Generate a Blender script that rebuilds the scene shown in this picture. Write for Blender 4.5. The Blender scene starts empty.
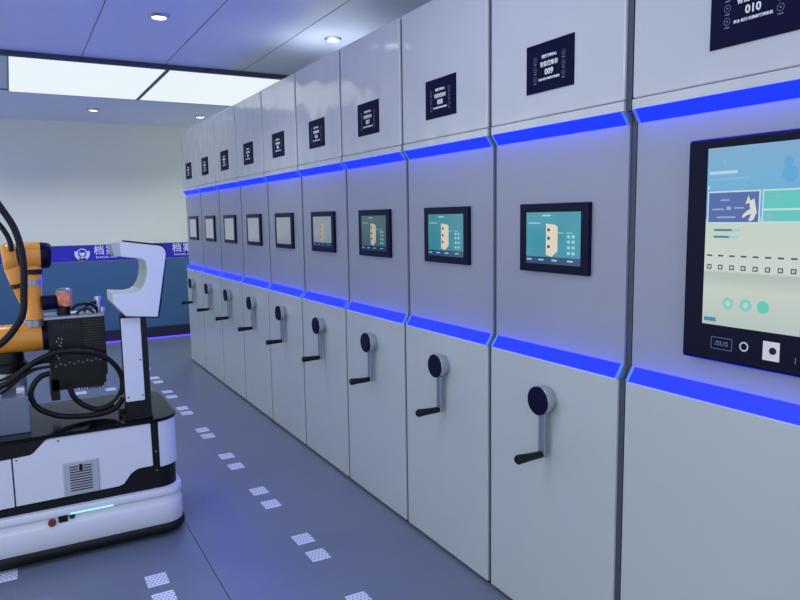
import bpy, bmesh, math, random
from mathutils import Vector, Matrix
random.seed(4)
C = bpy.context.scene.collection
PI = math.pi

# ---------------------------------------------------------------- camera, world, light, exposure
cam = bpy.data.cameras.new('camera'); cam_o = bpy.data.objects.new('camera', cam); C.objects.link(cam_o)
cam.sensor_width = 36; cam.lens = 687.66 / 800 * 36; cam.clip_start = .05
PIT, YAW, ROL = .1203, .5104, -.0153
Fv = Vector((math.sin(YAW)*math.cos(PIT), math.cos(YAW)*math.cos(PIT), -math.sin(PIT)))
Rv = Vector((math.cos(YAW), -math.sin(YAW), 0)); Uv = Rv.cross(Fv)
R2 = Rv*math.cos(ROL) + Uv*math.sin(ROL); U2 = Uv*math.cos(ROL) - Rv*math.sin(ROL)
M3 = Matrix((R2, U2, -Fv)).transposed()
cam_o.matrix_world = Matrix.Translation((0, 0, 1.5651)) @ M3.to_4x4()
bpy.context.scene.camera = cam_o

w = bpy.data.worlds.new('world'); bpy.context.scene.world = w; w.use_nodes = True
w.node_tree.nodes['Background'].inputs[0].default_value = (.84, .93, 1.0, 1)
w.node_tree.nodes['Background'].inputs[1].default_value = 1.25
vs = bpy.context.scene.view_settings
vs.view_transform = 'Standard'; vs.look = 'None'; vs.exposure = 0.0; vs.gamma = 1; vs.use_curve_mapping = False

CEIL = 2.8
def light(kind, loc, power, color, size=None, size_y=None, rot=(0, 0, 0), spot=None):
    l = bpy.data.lights.new(kind.lower() + '_light', kind); l.energy = power; l.color = color
    if kind == 'AREA':
        l.shape = 'RECTANGLE'; l.size = size; l.size_y = size_y or size
    if kind == 'SPOT':
        l.spot_size = spot; l.spot_blend = .8; l.shadow_soft_size = size
    if kind == 'POINT': l.shadow_soft_size = size
    o = bpy.data.objects.new(l.name, l); C.objects.link(o); o.location = loc; o.rotation_euler = rot
    return o
COOL = (.90, .95, 1.0)
# added unseen area lights brighten the room (panels in view are glowing diffusers, below)
for cy in (2.0, -.9):
    for cx in (-1.65, -.5, .63):
        light('AREA', (cx, cy, CEIL - .05), 7 if cy > 0 else 10, COOL, 1.08, 1.0)
DOWN = [(.871, 4.488), (2.033, 4.523), (.881, 8.452), (2.064, 8.518), (-.30, 4.46), (-.30, 8.4)]
for x, y in DOWN:
    light('SPOT', (x, y, CEIL - .03), 48 if y > 6 else 26, (.95, .97, 1), .04, spot=2.3)
# ---------------------------------------------------------------- materials
def lin(c): return tuple(((v/255)/12.92 if v/255 <= .04045 else ((v/255+.055)/1.055)**2.4) for v in c)
MATS = {}
def mat(name, rgb, rough=.5, metal=0, coat=0, emit=0, erg=None, vary=0, scale=6, bump=0, bscale=3, spec=.5, alpha=1, stretch=None):
    if name in MATS: return MATS[name]
    m = bpy.data.materials.new(name); m.use_nodes = True; MATS[name] = m
    nt = m.node_tree; b = nt.nodes['Principled BSDF']
    col = (*lin(rgb), 1)
    b.inputs['Base Color'].default_value = col
    b.inputs['Roughness'].default_value = rough; b.inputs['Metallic'].default_value = metal
    b.inputs['Coat Weight'].default_value = coat; b.inputs['Coat Roughness'].default_value = .12
    b.inputs['Specular IOR Level'].default_value = spec; b.inputs['Alpha'].default_value = alpha
    if emit:
        b.inputs['Emission Color'].default_value = (*lin(erg or rgb), 1); b.inputs['Emission Strength'].default_value = emit
    if vary or bump:
        tc = nt.nodes.new('ShaderNodeTexCoord')
        mp = nt.nodes.new('ShaderNodeMapping'); nt.links.new(tc.outputs['Object'], mp.inputs[0])
        if stretch: mp.inputs['Scale'].default_value = stretch
    if vary:
        n = nt.nodes.new('ShaderNodeTexNoise'); n.inputs['Scale'].default_value = scale; n.inputs['Detail'].default_value = 4
        nt.links.new(mp.outputs[0], n.inputs['Vector'])
        r = nt.nodes.new('ShaderNodeValToRGB'); r.color_ramp.elements[0].position = .3; r.color_ramp.elements[1].position = .7
        r.color_ramp.elements[0].color = tuple(v*(1-vary) for v in col[:3]) + (1,)
        r.color_ramp.elements[1].color = tuple(min(1, v*(1+vary)) for v in col[:3]) + (1,)
        nt.links.new(n.outputs['Fac'], r.inputs[0]); nt.links.new(r.outputs[0], b.inputs['Base Color'])
    if bump:
        n2 = nt.nodes.new('ShaderNodeTexNoise'); n2.inputs['Scale'].default_value = bscale; n2.inputs['Detail'].default_value = 1
        nt.links.new(mp.outputs[0], n2.inputs['Vector'])
        bp = nt.nodes.new('ShaderNodeBump'); bp.inputs['Strength'].default_value = bump; bp.inputs['Distance'].default_value = .02
        nt.links.new(n2.outputs['Fac'], bp.inputs['Height']); nt.links.new(bp.outputs[0], b.inputs['Normal'])
        nt.links.new(bp.outputs[0], b.inputs['Coat Normal'])
    return m
m_floor = mat('floor_vinyl', (112, 122, 138), .32, vary=.05, scale=1.2, bump=.04, bscale=2)
m_seam = mat('floor_joint', (50, 56, 74), .6)
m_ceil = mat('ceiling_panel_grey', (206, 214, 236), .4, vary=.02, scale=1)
m_joint = mat('ceiling_joint', (112, 118, 146), .6)
m_wallup = mat('wall_upper_paint', (214, 218, 208), .7, vary=.02, scale=1.5)
m_wallside = mat('wall_side_paint', (190, 196, 205), .7, vary=.02, scale=1.5)
m_wallblue = mat('wall_lower_blue', (58, 98, 140), .5, vary=.05, scale=1.5)
m_band = mat('band_royal_blue', (38, 36, 178), .5, vary=.03, scale=2)
m_base = mat('baseboard_navy', (24, 28, 62), .5)
m_white = mat('white_lettering', (215, 215, 245), .5)
m_upper = mat('cabinet_white_enamel', (204, 206, 213), .12, coat=.7, vary=.02, scale=2, bump=.5, bscale=4.0)
m_mid = mat('cabinet_silver_blue', (154, 158, 172), .4, metal=.1, vary=.03, scale=2)
m_low = mat('cabinet_pale_grey', (188, 195, 197), .27, coat=.2, vary=.02, scale=2, bump=.04, bscale=2)
m_side = mat('cabinet_side_grey', (185, 190, 196), .5)
m_gasket = mat('rubber_gasket', (66, 74, 94), .5)
m_plinth = mat('cabinet_plinth_dark', (22, 28, 42), .6)
m_led = mat('blue_led', (4, 8, 120), .5, emit=24, erg=(1, 5, 255))
m_ledcap = mat('led_end_cap', (120, 160, 235), .3)
m_glow = mat('violet_added_glow', (60, 40, 230), .5, emit=5, erg=(80, 50, 235))  # emission of the added strip at the wall base
m_plate = mat('plate_navy_acrylic', (12, 14, 52), .55, spec=.08)
m_ink = mat('plate_white_ink', (248, 250, 255), .5)
m_inkdim = mat('plate_grey_ink', (120, 126, 165), .5)
m_bezel = mat('bezel_black', (9, 11, 42), .35, spec=.12)
m_chrome = mat('chrome', (190, 196, 206), .22, metal=.9)
m_silver = mat('brushed_silver', (150, 158, 172), .35, metal=.7)
m_black = mat('black_plastic', (7, 9, 16), .4, spec=.3)
m_rubber = mat('black_rubber', (7, 8, 13), .55, spec=.35)
m_gloss = mat('black_gloss_top', (4, 5, 8), .16, spec=.2)
m_rwhite = mat('robot_white_shell', (214, 218, 226), .35, coat=.2, vary=.01)
m_orange = mat('robot_orange', (236, 156, 52), .35, coat=.2, vary=.04)
m_peach = mat('robot_salmon', (225, 140, 105), .4)
m_grey = mat('robot_grey_metal', (110, 120, 138), .35, metal=.3, vary=.08, scale=5)
m_vent = mat('vent_grey', (170, 176, 184), .5)
m_dark = mat('dark_gap', (20, 24, 34), .7)
m_green = mat('status_green_led', (120, 240, 210), .5, emit=.85, erg=(170, 245, 228))
m_red = mat('stop_button_red', (120, 40, 38), .4)
m_lens = mat('dark_green_lens', (10, 60, 55), .2)
m_panel = mat('light_panel_diffuser', (50, 52, 54), .6, emit=1.0, erg=(230, 240, 244))
m_lamp = mat('downlight_glow', (250, 252, 255), .5, emit=6, erg=(250, 252, 255))
m_frame = mat('panel_frame_dark', (46, 56, 84), .5)
m_framelt = mat('panel_frame_grey', (130, 136, 146), .5)
m_pad = mat('marker_white', (225, 230, 242), .5)
m_padline = mat('marker_grey', (120, 128, 150), .6)
def scr(name, rgb, e): return mat(name, (8, 10, 14), .12, emit=e, erg=rgb)

# ---------------------------------------------------------------- mesh helpers
def box(bm, x0, x1, y0, y1, z0, z1):
    v = [bm.verts.new((x, y, z)) for x in (x0, x1) for y in (y0, y1) for z in (z0, z1)]
    for f in ((0,1,3,2),(4,6,7,5),(0,4,5,1),(2,3,7,6),(0,2,6,4),(1,5,7,3)): bm.faces.new([v[i] for i in f])
    return bm
def Box(*a): return box(bmesh.new(), *a)
def ring_loft(bm, rings, cap=True, closed=True):
    vr = [[bm.verts.new(p) for p in r] for r in rings]
    n = len(vr[0])
    for a, b in zip(vr, vr[1:]):
        for i in range(n if closed else n-1):
            j = (i+1) % n
            bm.faces.new((a[i], a[j], b[j], b[i]))
    if cap and closed:
        bm.faces.new(list(reversed(vr[0]))); bm.faces.new(vr[-1])
    return bm
def frame_of(d):
    d = d.normalized(); up = Vector((0, 0, 1)) if abs(d.z) < .9 else Vector((1, 0, 0))
    a = d.cross(up).normalized(); return a, d.cross(a).normalized()
def cyl(bm, p0, p1, r0, r1=None, n=24, prof=None):
    """lathe between two points; prof = list of (t, radius)"""
    p0 = Vector(p0); p1 = Vector(p1); a, b = frame_of(p1 - p0)
    prof = prof or [(0, r0), (1, r0 if r1 is None else r1)]
    rings = []
    for t, r in prof:
        c = p0.lerp(p1, t)
        rings.append([c + (a*math.cos(2*PI*i/n) + b*math.sin(2*PI*i/n))*r for i in range(n)])
    return ring_loft(bm, rings)
def Cyl(*a, **k): return cyl(bmesh.new(), *a, **k)
def bev(r0, L, e=.006):
    k = e / L
    return [(0, r0-e), (k*.3, r0-e*.3), (k, r0), (1-k, r0), (1-k*.3, r0-e*.3), (1, r0-e)]
def spline(pts, k=8):
    P = [Vector(p) for p in pts]; P = [2*P[0]-P[1]] + P + [2*P[-1]-P[-2]]; out = []
    for i in range(1, len(P)-2):
        a, b, c, d = P[i-1:i+3]
        for s in range(k):
            t = s/k
            out.append(.5*((2*b) + (c-a)*t + (2*a-5*b+4*c-d)*t*t + (3*b-a-3*c+d)*t**3))
    out.append(P[-2]); return out
def tube(bm, pts, r, n=10, rib=0):
    P = spline(pts, 12 if rib else 8); a = None; rings = []
    for i, p in enumerate(P):
        d = (P[min(i+1, len(P)-1)] - P[max(i-1, 0)]).normalized()
        if a is None: a, _ = frame_of(d)
        a = (a - d*a.dot(d)).normalized(); b = d.cross(a)
        rr = r*(1 + (rib if i % 2 else 0))
        rings.append([p + (a*math.cos(2*PI*j/n) + b*math.sin(2*PI*j/n))*rr for j in range(n)])
    return ring_loft(bm, rings)
def Tube(*a, **k): return tube(bmesh.new(), *a, **k)
def prism_xz(bm, pts, y0, y1):
    return ring_loft(bm, [[(x, y0, z) for x, z in pts], [(x, y1, z) for x, z in pts]])
def rrect(x0, x1, y0, y1, r, n=7):
    out = []
    for cx, cy, a0 in ((x1-r, y1-r, 0), (x0+r, y1-r, PI/2), (x0+r, y0+r, PI), (x1-r, y0+r, 1.5*PI)):
        for i in range(n+1):
            a = a0 + PI/2*i/n; out.append((cx+r*math.cos(a), cy+r*math.sin(a)))
    return out
def rloft(bm, x0, x1, y0, y1, r, prof):
    return ring_loft(bm, [[(x, y, z) for x, y in rrect(x0+i, x1-i, y0+i, y1-i, max(r-i, .004))] for i, z in prof])
def obj(name, bm, m, parent=None, smooth=False, bevel=0, loc=None):
    me = bpy.data.meshes.new(name); bmesh.ops.recalc_face_normals(bm, faces=bm.faces); bm.to_mesh(me); bm.free()
    o = bpy.data.objects.new(name, me); C.objects.link(o); me.materials.append(m)
    if smooth:
        me.polygons.foreach_set('use_smooth', [True]*len(me.polygons))
        try: me.set_sharp_from_angle(angle=.7)
        except Exception: pass
    if bevel:
        b = o.modifiers.new('bevel', 'BEVEL'); b.width = bevel; b.segments = 3; b.limit_method = 'ANGLE'
    if parent: o.parent = parent
    if loc: o.location = loc
    return o
def label(o, lab=None, cat=None, group=None, kind=None):
    if lab: o['label'] = lab
    if cat: o['category'] = cat
    if group: o['group'] = group
    if kind: o['kind'] = kind
    return o
def thing(name, loc, lab, cat, group=None, rz=0):
    o = bpy.data.objects.new(name, None); C.objects.link(o); o.location = loc; o.rotation_euler = (0, 0, rz)
    o.empty_display_size = .1
    return label(o, lab, cat, group)
def struct(name, bm, m, **k): return label(obj(name, bm, m, **k), kind='structure')
def text(name, s, size, m, parent, loc, rot, sx=1, bold=0, align='CENTER', space=1):
    cu = bpy.data.curves.new(name, 'FONT'); cu.body = s; cu.size = size; cu.align_x = align; cu.align_y = 'CENTER'
    cu.extrude = .0006; cu.space_character = space; cu.offset = bold; cu.resolution_u = 2
    o = bpy.data.objects.new(name, cu); C.objects.link(o); cu.materials.append(m); o.parent = parent
    o.location = loc; o.rotation_euler = rot; o.scale = (sx, 1, 1); return o
FACE = Matrix(((0, 0, -1), (-1, 0, 0), (0, 1, 0))).to_euler()      # a text that faces the aisle from the cabinets
BACK = (PI/2, 0, 0)                                                # a text on the back wall

# ---------------------------------------------------------------- the room
X0, X1, Y0, Y1 = -3.0, 3.9, -2.6, 9.6
struct('floor', Box(X0-.1, X1+.1, Y0-.1, Y1+.1, -.1, 0), m_floor)
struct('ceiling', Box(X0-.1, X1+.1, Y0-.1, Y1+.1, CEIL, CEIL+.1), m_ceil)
wb = struct('wall_back', Box(X0, X1, Y1, Y1+.1, 1.06, CEIL), m_wallup)
struct('wall_back_lower', Box(X0, X1, Y1, Y1+.1, 0, 1.06), m_wallblue)
struct('trim_1', Box(X0, X1, Y1-.006, Y1, 1.065, 1.265), m_band)                    # royal blue band
struct('trim_2', Box(X0, X1, Y1-.006, Y1, 1.262, 1.268), m_base)
struct('baseboard_back', Box(X0, X1, Y1-.05, Y1, .012, .15), m_base)
struct('trim_3', Box(X0, X1, Y1-.045, Y1-.005, .006, .012), m_glow)                     # added glowing strip, stands in for violet light reflected on the floor
for i, x in enumerate((.68, -1.15)):
    struct('trim_%d' % (4+i), Box(x-.002, x+.002, Y0, Y1, 0, .0008), m_seam)
k = 6
for x in (1.16, .553, 1.78, -.06, -.67, -1.28, 2.4):
    for ya, yb in ((Y0, 5.86),) + (() if .0 < x < 2.35 else ((7.56, Y1),)):
        struct('trim_%d' % k, Box(x-.003, x+.003, ya, yb, CEIL-.0015, CEIL), m_joint); k += 1
struct('trim_%d' % k, Box(X0, X1, 5.84, 5.885, CEIL-.035, CEIL), m_frame); k += 1
struct('trim_%d' % k, Box(X0, X1, 7.50, 7.53, CEIL-.012, CEIL), m_framelt); k += 1

# ceiling lights
def ceiling_panel(x0, x1, lab):
    t = thing('ceiling_light', ((x0+x1)/2, 6.69, CEIL-.03), lab, 'ceiling light', 'long ceiling light panels')
    hx, hy = (x1-x0)/2, .80
    obj('diffuser', Box(-hx+.012, hx-.012, -hy+.012, hy-.012, .004, .02), m_panel, t)
    bm = bmesh.new()
    for a in ((-hx, -hx+.012, -hy, hy), (hx-.012, hx, -hy, hy), (-hx, hx, -hy, -hy+.012), (-hx, hx, hy-.012, hy)): box(bm, *a, 0, .03)
    obj('frame', bm, m_framelt, t)
ceiling_panel(.06, 1.19, 'long white glowing ceiling light panel on the left, above the robot')
ceiling_panel(1.20, 2.33, 'white glowing ceiling light panel on the right, running behind the cabinet tops')
dl_lab = ['round recessed downlight in the bluish ceiling nearest the robot', 'round recessed downlight just above the middle cabinet tops',
          'small round downlight behind the left light panel near the back wall', 'small round downlight by the far cabinet tops and back wall']
for (x, y), lab in zip(DOWN, dl_lab):
    t = thing('downlight', (x, y, CEIL-.02), lab, 'downlight', 'recessed ceiling downlights')
    obj('bulb', Cyl((0, 0, .005), (0, 0, .019), .042, n=28), m_lamp, t)
    obj('trim_ring', ring_loft(bmesh.new(), [[(math.cos(2*PI*i/32)*r, math.sin(2*PI*i/32)*r, z) for i in range(32)]
        for r, z in ((.043, .019), (.043, .002), (.05, 0), (.062, .014), (.062, .019))], cap=False), m_chrome, t, smooth=True)

# writing and emblem on the blue band of the back wall
for x, lab in ((.76, 'pale wreathed badge emblem on the blue wall band, left of the lettering'),):
    t = thing('wall_emblem', (x, Y1-.006, 1.165), lab, 'emblem')
    bm = bmesh.new()
    def arc(bm, r0, r1, a0, a1, n=20, y0=-.006):
        pts = [(r1*math.cos(a0+(a1-a0)*i/n), r1*math.sin(a0+(a1-a0)*i/n)) for i in range(n+1)] + [(r0*math.cos(a1-(a1-a0)*i/n), r0*math.sin(a1-(a1-a0)*i/n)) for i in range(n+1)]
        prism_xz(bm, pts, y0, 0)
    arc(bm, .062, .09, PI*.88, PI*2.12); obj('wreath', bm, m_white, t)
    bm = bmesh.new(); arc(bm, .05, .062, 0, PI*1.999, 28)
    prism_xz(bm, [(-.03, .02), (-.034, -.01), (0, -.045), (.034, -.01), (.03, .02), (.012, .005), (0, .012), (-.012, .005)], -.006, 0)
    prism_xz(bm, [(-.045, -.05), (-.03, -.085), (.03, -.085), (.045, -.05), (0, -.065)], -.006, 0)
    obj('shield', bm, m_white, t)
for x, lab in ((.895, 'white lettering on the blue wall band beside the badge emblem'), (1.865, 'white lettering on the blue wall band next to the far cabinet')):
    t = thing('wall_lettering', (x, Y1-.007, 1.18), lab, 'lettering', 'white lettering on the wall band')
    text('characters', '档案', .128, m_white, t, (0, 0, .012), BACK, 1.0, .0015, 'LEFT', 1.22)
    text('small_line', 'DANG AN', .036, m_white, t, (.02, 0, -.072), BACK, 1.5, .0005, 'LEFT')

# ---------------------------------------------------------------- shelving units
D, W, REC = 1.664, .697, .028
ZL1, ZL1b, ZL2, ZL2b, TOP = 1.877, 1.836, 1.037, 1.083, 2.5
DEPTH = 1.75
def unit(num, yc, lab, wide=W, big=False):
    t = thing('mobile_shelving_unit', (D, yc, 0), lab, 'shelving unit', 'row of archive shelving units')
    h = wide/2 - .012
    obj('shelf_body', Box(.05, DEPTH, -h+.004, h-.004, .03, TOP-.012), m_side, t)
    obj('plinth', Box(.014, DEPTH, -h, h, 0, .03), m_plinth, t)
    obj('upper_panel', Box(0, .05, -h, h, ZL1+.032, TOP), m_upper, t, bevel=.006)
    obj('upper_trim', Box(0, .05, -h, h, ZL1, ZL1+.030), m_upper, t, bevel=.0015)
    obj('middle_panel', Box(REC, .05, -h, h, ZL2b-.04, ZL1b+.035), m_mid, t)
    obj('lower_panel', Box(0, .05, -h, h, .014, ZL2), m_low, t, bevel=.004)
    for (za, zb, s) in ((ZL1, ZL1b, 1), (ZL2, ZL2b, -1)):
        bm = bmesh.new(); e = .012
        ring_loft(bm, [[(.002, y, za), (REC+.001, y, zb), (REC+.001, y, za)] for y in (-h+e, h-e)])
        led = obj('led_strip', bm, m_led, t)
        for ya, yb in ((-h, -h+e), (h-e, h)):
            obj('end_cap', ring_loft(bmesh.new(), [[(-.001, y, za), (REC+.001, y, zb), (REC+.001, y, za)] for y in (ya, yb)]), m_ledcap, led)
    # rubber seam towards the nearer neighbour
    bm = bmesh.new()
    box(bm, .010, .05, -h-.022, -h, ZL1, TOP-.01); box(bm, REC+.008, .05, -h-.022, -h, ZL2, ZL1); box(bm, .010, .05, -h-.022, -h, .014, ZL2)
    obj('seam_gasket', bm, m_gasket, t)
    # number plate
    pc = 2.077
    p = obj('number_plate', Box(-.004, .001, -.12, .12, pc-.083, pc+.083) if not big else Box(-.004, .001, -.121, .121, 1.992, 2.20), m_plate, t)
    oz = 0 if not big else .014
    z = pc + oz; X = -.0048
    text('number', '%03d' % num, .029, m_ink, p, (X, 0, z-.019), FACE, 1, .0006)
    text('title', '智能密集架', .019, m_ink, p, (X, 0, z+.008), FACE, .95, .0002)
    text('top_line', '档案管理中心', .0125, m_ink, p, (X, 0, z+.034), FACE, 1.0, .0003)
    text('bottom_line', '安全·智能·密集架管理系统', .0088, m_ink, p, (X, 0, z-.042), FACE, 1.05, .0002)
    for sy in (-1, 1):
        bm = bmesh.new()
        for j in range(3):
            cz = z + .030 - j*.033; cy = sy*.072
            r = [[(X+.0003, cy+math.cos(2*PI*i/14)*q, cz+math.sin(2*PI*i/14)*q) for i in range(14)] for q in (.0095, .0082)]
            ring_loft(bm, r, cap=False)
            box(bm, X, X+.0005, cy-.002, cy+.002, cz-.002, cz+.002)
            box(bm, X, X+.0005, cy-.007, cy+.007, cz-.0165, cz-.0135)
        obj('icon_column', bm, m_inkdim, p)
    if big: p.location.y = .012
    if big: kiosk(t)
    else:
        touch_screen(t, num); crank(t)
    return t
def quad(bm, y0, y1, z0, z1, x, th=.0004): return box(bm, x-th, x, min(y0, y1), max(y0, y1), z0, z1)
def touch_screen(t, num):
    zc, hw, hh = 1.481, .182, .124
    X = REC
    b = obj('touch_screen', Box(X-.016, X+.001, -.184, .173, zc-hh, zc+hh), m_bezel, t, bevel=.003)
    if num >= 8: base, e = (70, 175, 198), .62 if num == 9 else .48
    elif num == 7: base, e = (105, 150, 160), .33
    else: base, e = (156, 166, 182), .6  # far screens: pale reflection put into the display colour
    sw, sh = .145, .093; xs = X-.0162
    top = zc + sh - .004
    obj('display', quad(bmesh.new(), -.149, .133, zc-sh, zc+sh, xs), scr('display_glow_%d' % (num if num >= 7 else 1), base, e), b)
    if num >= 6:
        ee = {9: .8, 8: .7, 7: .5, 6: .35}[num]
        obj('menu_bar', quad(bmesh.new(), -.149, .133, zc-sh, zc-sh+.026, xs-.0004), scr('menu_glow_%d' % num, (52, 92, 150), ee*.6), b)
        bm = bmesh.new()      # picture of a cabinet
        y0 = .024
        ring_loft(bm, [[(x, y0, zc+.052), (x, y0-.048, zc+.048), (x, y0-.060, zc+.040), (x, y0-.060, zc-.045), (x, y0-.030, zc-.066), (x, y0, zc-.06)] for x in (xs-.0008, xs-.0004)])
        obj('cabinet_icon', bm, scr('icon_glow_%d' % num, (238, 228, 205), ee), b)
        bm = bmesh.new()
        for dz in (.03, .0, -.03): obj('icon_detail', quad(bmesh.new(), y0-.008, y0-.020, zc+dz-.005, zc+dz+.005, xs-.0009), scr('icon_dark', (70, 60, 60), .3), b)
        tm = scr('text_glow_%d' % num, (150, 225, 240), ee)
        def line(*q, n='text_line'): obj(n, quad(bmesh.new(), *q), tm, b)
        for yy in (-.115, -.092):
            for dz in (-.05, -.03, -.01, .008): line(yy-.007, yy+.007, zc+dz-.006, zc+dz+.004, xs-.0008, n='screen_button')
        line( .12, .055, zc+.052, zc+.056, xs-.0008); line(-.065, -.03, zc+.018, zc+.021, xs-.0008); line(-.08, -.11, zc+.018, zc+.021, xs-.0008)
        line(.045, .0, zc+.078, zc+.084, xs-.0008)
        for yy in (.115, .05, -.02, -.10): line(yy-.014, yy+.014, zc-.081, zc-.076, xs-.0008)
def crank(t):
    yy, zc = -.012, .898
    h = obj('crank_handle', cyl(bmesh.new(), (0, yy, zc), (-.050, yy, zc), .05, n=40, prof=[(0, .044), (.3, .046), (.5, .053), (.95, .053), (1, .050)]), m_chrome, t, smooth=True)
    obj('hub_cap', cyl(bmesh.new(), (-.050, yy, zc), (-.058, yy, zc), .05, n=40, prof=[(0, .0525), (.6, .0525), (1, .049)]), m_bezel, h, smooth=True)
    bm = bmesh.new()
    box(bm, -.034, -.018, yy-.017, yy+.017, .684, zc-.03)
    obj('crank_arm', bm, m_silver, h, bevel=.004)
    g = obj('grip', cyl(bmesh.new(), (-.030, yy, .694), (-.148, yy, .694), .014, n=20, prof=[(0, .011), (.04, .013), (.6, .0155), (.94, .018), (1, .013)]), m_black, h, smooth=True)
    obj('grip_bolt', Cyl((-.034, yy, .694), (-.014, yy, .694), .008, n=12), m_chrome, h)
def kiosk(t):
    # origin y = 1.128 ; everything is measured from there
    b = obj('touch_kiosk', Box(-.004, REC+.001, -.178, .188, 1.156, 1.762), m_bezel, t, bevel=.008)
    xs = -.0043; y0, y1, z0, z1 = .124, -.150, 1.259, 1.735
    def S(n, m, *qs, lift=1):
        for q in qs: o = obj(n, quad(bmesh.new(), *q, xs-.0004*lift), m, b)
        return o
    def G(n, rgb, e): return scr('kiosk_'+n, rgb, e)
    gm = bpy.data.materials.new('kiosk_display'); gm.use_nodes = True; nt = gm.node_tree; pb = nt.nodes['Principled BSDF']
    pb.inputs['Base Color'].default_value = (.01, .012, .015, 1); pb.inputs['Roughness'].default_value = .15
    tc = nt.nodes.new('ShaderNodeTexCoord'); sx = nt.nodes.new('ShaderNodeSeparateXYZ'); nt.links.new(tc.outputs['Object'], sx.inputs[0])
    mr = nt.nodes.new('ShaderNodeMapRange'); mr.inputs[1].default_value = z0; mr.inputs[2].default_value = z1; nt.links.new(sx.outputs['Z'], mr.inputs[0])
    cr = nt.nodes.new('ShaderNodeValToRGB'); e = cr.color_ramp.elements
    stops = [(0, (188, 205, 200)), (.12, (198, 212, 202)), (.2, (205, 216, 203)), (.3, (184, 196, 190)), (.315, (214, 224, 216)), (.55, (206, 220, 205)), (.58, (205, 222, 210)), (.62, (96, 165, 228)), (.8, (112, 182, 224)), (1, (128, 178, 215))]
    e[0].position = 0; e[0].color = (*lin(stops[0][1]), 1); e[1].position = 1; e[1].color = (*lin(stops[-1][1]), 1)
    for p, c in stops[1:-1]:
        q = e.new(p); q.color = (*lin(c), 1)
    nt.links.new(mr.outputs[0], cr.inputs[0]); nt.links.new(cr.outputs[0], pb.inputs['Emission Color']); pb.inputs['Emission Strength'].default_value = .8
    S('display', gm, (y0, y1, z0, z1), lift=0)
    S('card', G('white', (205, 232, 240), .8), (.120, -.032, 1.534, 1.620), (-.037, -.149, 1.536, 1.620))
    S('card_face', G('indigo', (78, 104, 176), .8), (.116, -.028, 1.538, 1.616), lift=2)
    S('card_face', G('teal', (96, 208, 200), .8), (-.041, -.149, 1.572, 1.616), (-.041, -.149, 1.540, 1.567), lift=2)
    S('card_text', G('pale', (150, 185, 225), .8), (.105, .07, 1.570, 1.574), (.062, .05, 1.570, 1.579), (.04, .012, 1.573, 1.577), (.09, .035, 1.549, 1.553), (.08, .055, 1.594, 1.598), (-.05, -.085, 1.60, 1.604), (-.05, -.065, 1.549, 1.560), lift=3)
    bm = bmesh.new()          # small climbing figure drawn on the card
    for a in ([(.008, 1.585), (.0, 1.607), (-.006, 1.588)], [(-.002, 1.592), (-.016, 1.598), (-.024, 1.560), (-.008, 1.556)], [(.004, 1.566), (-.012, 1.576), (-.014, 1.562), (.002, 1.556), (.016, 1.548), (.014, 1.558)],
              [(-.010, 1.560), (-.022, 1.560), (-.016, 1.545), (-.006, 1.540), (-.002, 1.543)]):
        ring_loft(bm, [[(x, y, z) for y, z in a] for x in (xs-.0018, xs-.0012)])
    obj('card_figure', bm, G('figure', (225, 232, 220), .8), b)
    S('heading', G('head', (190, 225, 240), .8), (.118, .035, 1.665, 1.673), lift=1)
    S('heading_small', G('head2', (150, 195, 230), .8), (.118, .0, 1.650, 1.653), (.075, .072, 1.69, 1.70), lift=1)
    S('bullet', G('bullet', (200, 225, 245), .8), (.121, .115, 1.626, 1.634), lift=1)
    bm = bmesh.new(); cyl(bm, (xs-.0004, -.105, 1.655), (xs-.0012, -.105, 1.655), .02, n=20); cyl(bm, (xs-.0004, -.10, 1.685), (xs-.0012, -.10, 1.685), .012, n=20)
    obj('cloud_graphic', bm, G('cloud', (90, 175, 225), .8), b)
    S('line', G('lined', (70, 140, 165), .7), (.098, .045, 1.514, 1.520), (.098, .052, 1.496, 1.502), lift=1)
    S('line', G('linel', (150, 215, 225), .8), (.045, .02, 1.514, 1.519), (.052, .025, 1.496, 1.501), lift=1)
    q1 = []; q2 = []; q3 = []
    for i in range(8):
        yy = .108 - i*.0335
        q1.append((yy+.008, yy-.008, 1.446, 1.4505)); q2.append((yy+.007, yy-.007, 1.411, 1.424)); q3.append((yy+.004, yy-.004, 1.414, 1.421))
    S('row_label', G('dark', (60, 70, 78), .7), *q1, lift=1)
    S('cabinet_symbol', G('dark', (60, 70, 78), .7), *q2, lift=1)
    S('cabinet_symbol_face', G('light', (200, 212, 204), .8), *q3, lift=2)
    for i, yy in enumerate((.047, -.004, -.052)):
        bm = cyl(bmesh.new(), (xs-.0004, yy, 1.321), (xs-.0009, yy, 1.321), .0165, n=24)
        obj('round_button', bm, G('btn%d' % i, ((140, 212, 200), (130, 214, 210), (90, 212, 190))[i], .8), b)
        if i < 2: obj('button_face', cyl(bmesh.new(), (xs-.0009, yy, 1.321), (xs-.0013, yy, 1.321), .008, n=6), G('bf', (190, 228, 220), .8), b)
    S('corner_tag', G('tag', (50, 140, 170), .8), (.118, .082, 1.268, 1.279), lift=1)
    # controls on the bezel
    bm = bmesh.new()
    for q in ((.094, .03, 1.193, 1.1945), (.094, .03, 1.2245, 1.226), (.094, .0925, 1.193, 1.226), (.0315, .03, 1.193, 1.226)): quad(bm, *q, xs)
    obj('reader_outline', bm, m_inkdim, b)
    text('reader_mark', '/SUS', .018, m_inkdim, b, (xs-.0003, .062, 1.209), FACE, 1.2)
    obj('button_ring', ring_loft(bmesh.new(), [[(x, -.006+math.cos(2*PI*i/24)*r, 1.212+math.sin(2*PI*i/24)*r) for i in range(24)] for r, x in ((.013, xs), (.013, xs-.003), (.009, xs-.003), (.009, xs))], cap=False), m_chrome, b)
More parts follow.
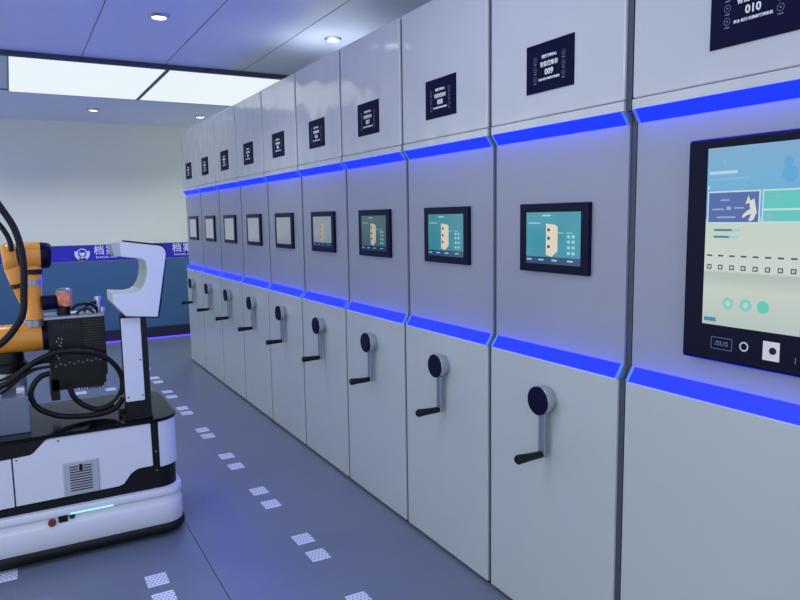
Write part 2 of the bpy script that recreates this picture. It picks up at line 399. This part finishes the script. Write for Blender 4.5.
    wc = obj('camera_window', Box(xs-.002, xs, -.102, -.058, 1.187, 1.236), mat('camera_window_cream', (240, 232, 230), .4), b)
    obj('camera_lens', Cyl((xs-.004, -.085, 1.213), (xs-.002, -.085, 1.213), .009, n=16), m_black, b)
    S('slot_mark', m_inkdim, (-.142, -.144, 1.19, 1.205), lift=1)

ordn = {1: 'farthest silver shelving unit, at the end of the row by the back wall',
        2: 'silver shelving unit second from the far end of the row', 3: 'silver shelving unit third from the far end of the row',
        4: 'silver shelving unit fourth from the far end of the row', 5: 'silver shelving unit fifth from the far end of the row',
        6: 'silver shelving unit sixth from the far end of the row, with washed-out screen', 7: 'silver shelving unit between unit 008 and the sixth from the far end',
        8: 'silver shelving unit numbered 008 with teal screen and crank handle', 9: 'silver shelving unit numbered 009 with bright teal screen beside the kiosk unit'}
for n in range(1, 10):
    unit(n, 1.885 + (9-n)*W, ordn[n])
unit(10, 1.118, 'nearest shelving unit numbered 010 with the large portrait touch kiosk', wide=.82, big=True)

# ---------------------------------------------------------------- floor markers
mk = bpy.data.meshes.new('floor_marker')
def marker(x, y, lab, grp):
    bm = bmesh.new(); rloft(bm, -.045, .045, -.052, .052, .004, [(0, 0), (0, .0012), (.0005, .0015)])
    o = obj('floor_marker', bm, m_pad, loc=(x, y, 0)); label(o, lab, 'floor marker', grp)
    bm = bmesh.new()
    for i in range(1, 6):
        yy = -.052 + i*.104/6
        for j in range(5):
            xx = -.036 + j*.018 + (.004 if i % 2 else -.004)
            box(bm, xx-.0045, xx+.0045, yy-.003, yy+.003, .0014, .0018)
    obj('dash_pattern', bm, m_padline, o)
ys = [(2.416, 2.23), (3.049, 2.86), (3.746, 3.533), (4.436, 4.215), (5.103, 4.934), (5.80, 5.633), (6.45, 6.24), (7.10, 6.90), (7.79, 7.60)]
nm = ['nearest', 'second nearest', 'third nearest', 'fourth', 'fifth', 'sixth', 'seventh', 'eighth', 'farthest']
for n, (a, b) in zip(nm, ys):
    marker(1.141, a, 'white patterned floor marker, farther tile of the %s pair along the cabinets' % n, 'floor markers along the cabinets')
    if n != 'nearest': marker(1.141, b, 'white patterned floor marker, closer tile of the %s pair along the cabinets' % n, 'floor markers along the cabinets')
marker(.446, 3.016, 'white patterned floor marker just right of the robot base, farther of two', 'floor markers around the robot')
marker(.446, 2.845, 'white patterned floor marker at the bottom edge below the robot', 'floor markers around the robot')
marker(-.132, 3.40, 'white patterned floor marker half under the robot front edge', 'floor markers around the robot')
marker(.49, 7.03, 'white floor marker seen through the cable loop, farther one', 'floor markers beyond the robot')
marker(.45, 6.84, 'white floor marker seen through the cable loop, closer one', 'floor markers beyond the robot')
marker(.705, 6.84, 'white floor marker seen between the cable loop and the white post', 'floor markers beyond the robot')

# ---------------------------------------------------------------- the robot
RX, RY = .0, 3.75
rb = thing('mobile_robot', (RX, RY, 0), 'white mobile robot with an orange arm, black gripper and white scanner post', 'robot')
def part(name, bm, m, parent=rb, **k):
    for v in bm.verts: v.co -= Vector((RX, RY, 0))
    return obj(name, bm, m, parent, **k)
ax0, ax1, ay0, ay1 = -.80, .666, 3.42, 4.06
part('bumper', rloft(bmesh.new(), ax0-.008, ax1+.008, ay0-.008, ay1+.008, .11, [(.05, .004), (.03, .018), (.008, .028), (0, .038), (0, .062), (.008, .072)]), m_rubber, smooth=True)
sk = part('skirt', rloft(bmesh.new(), ax0, ax1, ay0, ay1, .10, [(.004, .070), (0, .075), (0, .172), (.002, .176), (.007, .184), (.007, .210), (.001, .216), (0, .220), (0, .242), (.004, .250), (.02, .254)]), m_rwhite, smooth=True)
part('stop_button', Cyl((.066, 3.432, .194), (.066, 3.412, .194), .017, n=20), m_red, sk, smooth=True)
part('scanner_window', Box(.093, .132, 3.418, 3.436, .186, .218), m_black, sk, bevel=.003)
part('indicator_lens', Cyl((.150, 3.436, .206), (.150, 3.42, .206), .013, n=18), m_lens, sk)
part('status_light', Box(.142, .33, 3.4165, 3.421, .217, .222), m_green, sk)
core = part('chassis', rloft(bmesh.new(), ax0+.02, ax1-.022, ay0+.022, ay1-.02, .09, [(0, .25), (0, .59)]), m_black, smooth=True)
def white(name, pts, th=.012, y=3.432): return part(name, prism_xz(bmesh.new(), pts, y, y+th), m_rwhite, bevel=.002)
white('side_cover', [(-.070, .298), (.360, .302), (.385, .310), (.420, .355), (.452, .372), (.522, .374), (.520, .586), (.082, .586), (.064, .580), (.012, .528), (-.002, .522), (-.070, .518)])
white('side_cover', [(-.62, .290), (-.076, .297), (-.076, .518), (-.62, .50)])
cp = part('corner_cover', bmesh.new(), m_rwhite); bpy.data.objects.remove(cp)
path = [(.556, 3.432, 0, -1)] + [(.543+.108*math.cos(a)+.002, 3.532+.10*math.sin(a), math.cos(a), math.sin(a)) for a in [(-PI/2 + PI/2*i/10) for i in range(1, 11)]] + [(.653, 3.98, 1, 0)]
bm = bmesh.new(); rings = []
for x, y, nx, ny in path: rings.append([(x, y, .362), (x, y, .588), (x-nx*.012, y-ny*.012, .588), (x-nx*.012, y-ny*.012, .362)])
ring_loft(bm, rings); part('corner_cover', bm, m_rwhite, smooth=True)
v = part('vent', rloft(bmesh.new(), .126, .278, .306, .460, .004, [(0, 3.433), (0, 3.4275), (.004, 3.424)]), m_vent)
for vv in v.data.vertices: x, y, z = vv.co; vv.co = (x, z + RY - RY, y + RY)
v.data.vertices.foreach_get
for vv in v.data.vertices: vv.co.y = vv.co.y - RY
bm = bmesh.new()
for i in range(10):
    z = .323 + i*.0125
    if i >= 8: box(bm, .154, .189, 3.4225, 3.4245, z, z+.005); box(bm, .213, .248, 3.4225, 3.4245, z, z+.005)
    else: box(bm, .154, .248, 3.4225, 3.4245, z, z+.005)
part('vent_slats', bm, m_dark, v); part('vent_latch', Box(.194, .209, 3.421, 3.4245, .418, .447), m_black, v)
part('top_plate', rloft(bmesh.new(), ax0, ax1-.006, ay0+.004, ay1, .12, [(.006, .588), (0, .592), (0, .602), (.004, .606)]), m_gloss, smooth=True)
part('cover_screw', Cyl((.056+.06, 3.433, .57), (.056+.06, 3.430, .57), .004, n=10), m_dark)
part('cover_screw', Cyl((-.056, 3.433, .51), (-.056, 3.430, .51), .004, n=10), m_dark)
part('cover_screw', Cyl((.54, 3.441, .44), (.54, 3.438, .44), .004, n=10), m_silver)
part('cover_screw', Cyl((.54, 3.441, .345), (.54, 3.438, .345), .004, n=10), m_silver)

# pedestal of the arm
pd = part('arm_pedestal', Box(-.48, .012, 3.52, 4.0, .606, .775), m_grey, bevel=.004)
bm = bmesh.new(); cyl(bm, (-.06, 3.8, .775), (-.06, 3.8, .85), .075, n=32); part('mounting_flange', bm, mat('flange_light', (190, 196, 205), .35, metal=.4), pd, smooth=True)
bm = bmesh.new()
for x, y in ((-.005, 3.56), (-.005, 3.9), (-.1, 3.56), (-.17, 3.7)): cyl(bm, (x, y, .775), (x, y, .79), .008, n=10)
part('bolt', bm, m_chrome, pd)
part('cable_plug', Box(-.035, .0, 3.60, 3.66, .775, .80), m_white if False else m_rwhite, pd, bevel=.003)
# arm
AY = 3.8
arm = part('robot_arm', cyl(bmesh.new(), (-.14, AY, 1.005), (.095, AY, 1.005), .07, n=36, prof=bev(.070, .235)), m_orange, smooth=True)
arm['label'] = 'orange shoulder joint'
bm = cyl(bmesh.new(), (-.06, AY, .85), (-.06, AY, .945), .078, n=36, prof=[(0, .084), (.4, .084), (.5, .072), (1, .07)]); part('arm_base', bm, m_black, arm, smooth=True)
part('shoulder_cap', cyl(bmesh.new(), (.095, AY, 1.003), (.165, AY, 1.003), .066, n=36, prof=[(0, .066), (.1, .069), (.7, .066), (.9, .058), (1, .04)]), m_bezel, arm, smooth=True)
bm = bmesh.new(); cyl(bm, (.068, AY, 1.06), (.068, AY, 1.095), .05, n=32, prof=[(0, .05), (.9, .05), (1, .044)]); cyl(bm, (.05, AY, 1.085), (.09, AY, 1.085), .03, n=20)
part('joint_ring', bm, m_silver, arm, smooth=True)
part('upper_link', cyl(bmesh.new(), (.070, AY, 1.09), (.074, AY, 1.32), .038, n=32, prof=[(0, .042), (.12, .038), (.6, .037), (.9, .04), (1, .04)]), m_orange, arm, smooth=True)
part('joint_ring', cyl(bmesh.new(), (.073, AY, 1.262), (.073, AY, 1.288), .0415, n=32), m_silver, arm, smooth=True)
part('joint_band', cyl(bmesh.new(), (.076, AY, 1.315), (.077, AY, 1.345), .0445, n=32), m_black, arm, smooth=True)
part('elbow_joint', cyl(bmesh.new(), (.02, AY, 1.405), (.115, AY, 1.405), .066, n=36, prof=bev(.066, .095)), m_orange, arm, smooth=True)
part('elbow_neck', cyl(bmesh.new(), (.077, AY, 1.34), (.077, AY, 1.40), .045, n=32), m_orange, arm, smooth=True)
part('elbow_cap', cyl(bmesh.new(), (.108, AY, 1.405), (.160, AY, 1.402), .06, n=36, prof=[(0, .063), (.15, .065), (.75, .062), (.93, .057), (1, .048)]), m_bezel, arm, smooth=True)
part('elbow_band', cyl(bmesh.new(), (.012, AY, 1.405), (.022, AY, 1.405), .064, n=36), m_black, arm, smooth=True)
part('forearm_joint', cyl(bmesh.new(), (-.05, AY, 1.395), (.014, AY, 1.40), .07, n=36, prof=[(0, .05), (.15, .066), (.4, .072), (.9, .068), (1, .062)]), m_orange, arm, smooth=True)
part('forearm', cyl(bmesh.new(), (-.008, AY-.01, 1.38), (.030, AY-.01, 1.17), .05, n=32, prof=[(0, .04), (.15, .044), (.5, .036), (.8, .026), (1, .018)]), m_orange, arm, smooth=True)
part('forearm_clip', cyl(bmesh.new(), (.011, AY-.01, 1.275), (.015, AY-.01, 1.255), .039, n=24), m_black, arm, smooth=True)
part('wrist_cap', cyl(bmesh.new(), (.100, AY-.02, 1.172), (.172, AY-.02, 1.175), .036, n=28, prof=[(0, .03), (.1, .037), (.9, .037), (1, .033)]), m_bezel, arm, smooth=True)
part('wrist_joint', cyl(bmesh.new(), (.168, AY-.01, 1.182), (.232, AY-.01, 1.185), .036, n=28, prof=[(0, .034), (.1, .038), (.35, .038), (.4, .034), (.45, .034), (.5, .038), (.9, .038), (1, .03)]), m_peach, arm, smooth=True)
part('wrist_housing', cyl(bmesh.new(), (.205, AY-.01, 1.15), (.205, AY-.01, 1.219), .036, n=28, prof=[(0, .034), (1, .036)]), m_peach, arm, smooth=True)
part('wrist_lid', cyl(bmesh.new(), (.205, AY-.01, 1.219), (.205, AY-.01, 1.238), .037, n=28, prof=[(0, .037), (.6, .037), (1, .028)]), m_silver, arm, smooth=True)
part('wrist_flange', cyl(bmesh.new(), (.198, AY-.01, 1.10), (.198, AY-.01, 1.155), .033, n=28), m_black, arm, smooth=True)
# gripper box
gy0, gy1 = 3.70, 3.90
bm = bmesh.new()
box(bm, .118, .373, gy0, gy1, .80, 1.095)
box(bm, .118, .352, gy0, gy1, .745, .80); box(bm, .352, .364, gy0, gy1, .76, .80)
box(bm, .112, .150, gy0, gy1, .697, .80)
for i in range(9): box(bm, .24+i*.012, .247+i*.012, gy0, gy0+.03, .735, .745)
gp = part('gripper', bm, m_black); gp['label'] = 'black box shaped gripper with ribs'
bm = bmesh.new()
for i in range(13): box(bm, .275, .368, gy0-.006, gy0, .93+i*.0125, .935+i*.0125)
for i in range(11): box(bm, .14+i*.011, .145+i*.011, gy0-.008, gy0, 1.045, 1.075)
part('cooling_ribs', bm, mat('rib_dark', (18, 21, 34), .35), gp)
bm = bmesh.new()
for i in range(12):
    x = .137 + i*.020; box(bm, x, x+.010, gy0-.010, gy0, .862+.0012*i+.008*(i % 2), .872+.0012*i+.008*(i % 2))
part('tooth_row', bm, mat('tooth_grey', (90, 96, 112), .4, metal=.4), gp)
for x, z in ((.150, .985), (.158, 1.0), (.168, .978), (.160, .965), (.145, .915), (.152, .903), (.165, .96), (.172, .995)): part('fastener', Box(x, x+.006, gy0-.008, gy0, z, z+.006), m_silver, gp)
part('top_rail', Box(.105, .373, gy0-.006, gy1, 1.095, 1.109), m_silver, gp, bevel=.003)
bm = bmesh.new()
tube(bm, [(.225, 3.76, 1.112), (.238, 3.76, 1.138), (.262, 3.75, 1.155), (.305, 3.75, 1.158), (.338, 3.76, 1.140), (.350, 3.77, 1.112)], .007)
tube(bm, [(.25, 3.73, 1.112), (.268, 3.73, 1.128), (.30, 3.73, 1.134), (.33, 3.73, 1.112)], .006)
tube(bm, [(.29, 3.80, 1.112), (.31, 3.80, 1.148), (.345, 3.80, 1.155), (.372, 3.80, 1.12)], .007)
part('hose', bm, m_black, gp, smooth=True)
bm = bmesh.new(); cyl(bm, (.357, 3.78, 1.109), (.357, 3.78, 1.175), .009, n=16); cyl(bm, (.357, 3.78, 1.172), (.357, 3.78, 1.188), .016, n=16); cyl(bm, (.225, 3.75, 1.118), (.26, 3.75, 1.118), .012, n=14); cyl(bm, (.372, 3.75, 1.109), (.372, 3.75, 1.135), .012, n=14)
part('air_fitting', bm, m_chrome, gp, smooth=True)
# cables
def cable(pts, y, r, rib=.0, name='cable'):
    P = [(x, (y if not callable(y) else y(i)), z) for i, (x, z) in enumerate(pts)]
    return part(name, Tube(P, r, rib=rib), m_rubber, smooth=not rib)
cable([(-.132,.794),(-.057,.835),(.030,.901),(.125,.943),(.225,.946),(.326,.920),(.395,.862),(.428,.787),(.419,.716),(.379,.666),(.308,.646),(.247,.675),(.206,.721),(.188,.779)], 3.62, .0125, .10, 'corrugated_hose')
cable([(.110,.856),(.067,.842),(.035,.803),(.023,.757),(.041,.706),(.080,.671),(.147,.640),(.248,.626),(.334,.627),(.391,.648),(.425,.69)], 3.60, .0125, .10, 'corrugated_hose')
cable([(-.064,1.684),(-.024,1.613),(.010,1.542),(.031,1.452),(.036,1.352),(.028,1.238),(.018,1.147),(-.024,1.073),(-.075,1.018),(-.124,.991)], 3.62, .0155, .08, 'corrugated_hose')
cable([(-.12,1.63),(-.072,1.588),(-.037,1.542),(-.013,1.488),(-.006,1.433)], 3.66, .012)
cable([(-.121,.825),(-.047,.852),(.020,.882),(.097,.911),(.150,.915)], 3.66, .007)
cable([(-.126,.760),(-.059,.802),(-.008,.843),(.052,.873),(.112,.880)], 3.64, .007)
cable([(-.16,.80),(-.08,.815),(.0,.862),(.06,.895),(.13,.90)], 3.68, .009)
cable([(-.16,.775),(-.09,.792),(-.02,.822),(.03,.86),(.12,.87)], 3.70, .006)
part('cable_connector', Cyl((.40, 3.60, .622), (.455, 3.60, .622), .014, n=14), m_black, smooth=True)
part('cable_connector', Cyl((.385, 3.62, .66), (.42, 3.62, .70), .013, n=14), m_silver, smooth=True)
# scanner post
ps = part('scanner_post', Box(.425, .538, 3.475, 3.56, .605, 1.112), m_black, bevel=.004); ps['label'] = 'black post with white front cover'
part('post_cover', Box(.421, .508, 3.462, 3.476, .699, 1.108), m_rwhite, ps, bevel=.004)
part('post_foot', Box(.41, .542, 3.465, 3.60, .605, .616), m_black, ps, bevel=.003)
bm = bmesh.new()
for x, z in ((.497, .725), (.433, .722), (.497, .90)): cyl(bm, (x, 3.4625, z), (x, 3.460, z), .004, n=10)
part('post_screw', bm, m_dark, ps)
H = [(.433,1.465),(.451,1.469),(.606,1.446),(.622,1.440),(.632,1.427),(.636,1.405),(.582,1.106),(.438,1.121),(.388,1.184),(.388,1.231),(.459,1.225),(.490,1.229),(.515,1.244),(.532,1.270),(.542,1.300),(.546,1.335),(.544,1.368),(.538,1.380),(.524,1.388),(.447,1.399),(.433,1.401)]
hd = part('scanner_head', prism_xz(bmesh.new(), H, 3.42, 3.66), m_rwhite, bevel=.004); hd['label'] = 'white hooked scanner head'
def grow(pts, d):
    cx = sum(p[0] for p in pts)/len(pts); out = []
    n = len(pts)
    for i in range(n):
        a = Vector(pts[i-1]); b = Vector(pts[i]); c = Vector(pts[(i+1) % n])
        t = ((b-a).normalized() + (c-b).normalized()).normalized(); nn = Vector((-t.y, t.x)); out.append(tuple(b + nn*d))
    return out
HB = [(.452,1.4765),(.612,1.453),(.629,1.447),(.640,1.431),(.644,1.405),(.590,1.098),(.417,1.116),(.440,1.16),(.60,1.14),(.61,1.40),(.46,1.43)]
part('head_back', prism_xz(bmesh.new(), HB, 3.44, 3.50), m_black, hd)
part('head_liner', prism_xz(bmesh.new(), [(.5435,1.366),(.5465,1.366),(.5475,1.335),(.543,1.298),(.533,1.268),(.516,1.242),(.512,1.244),(.530,1.270),(.540,1.300),(.5445,1.335)], 3.424, 3.656), mat('liner_grey_green', (165, 180, 175), .5), hd)
part('head_tip', prism_xz(bmesh.new(), [(.398,1.458),(.434,1.4635),(.434,1.402),(.408,1.404),(.402,1.425)], 3.425, 3.595), mat('tip_grey', (176, 180, 190), .3), hd, bevel=.002)

# ---------------------------------------------------------------- lettering becomes plain mesh
bpy.context.view_layer.update()
dg = bpy.context.evaluated_depsgraph_get()
for o in [o for o in bpy.data.objects if o.type == 'FONT']:
    me = bpy.data.meshes.new_from_object(o.evaluated_get(dg)); nm = o.name
    n = bpy.data.objects.new(nm, me); C.objects.link(n); n.parent = o.parent
    n.location = o.location; n.rotation_euler = o.rotation_euler; n.scale = o.scale
    if not me.materials: me.materials.append(o.data.materials[0])
    bpy.data.objects.remove(o); n.name = nm
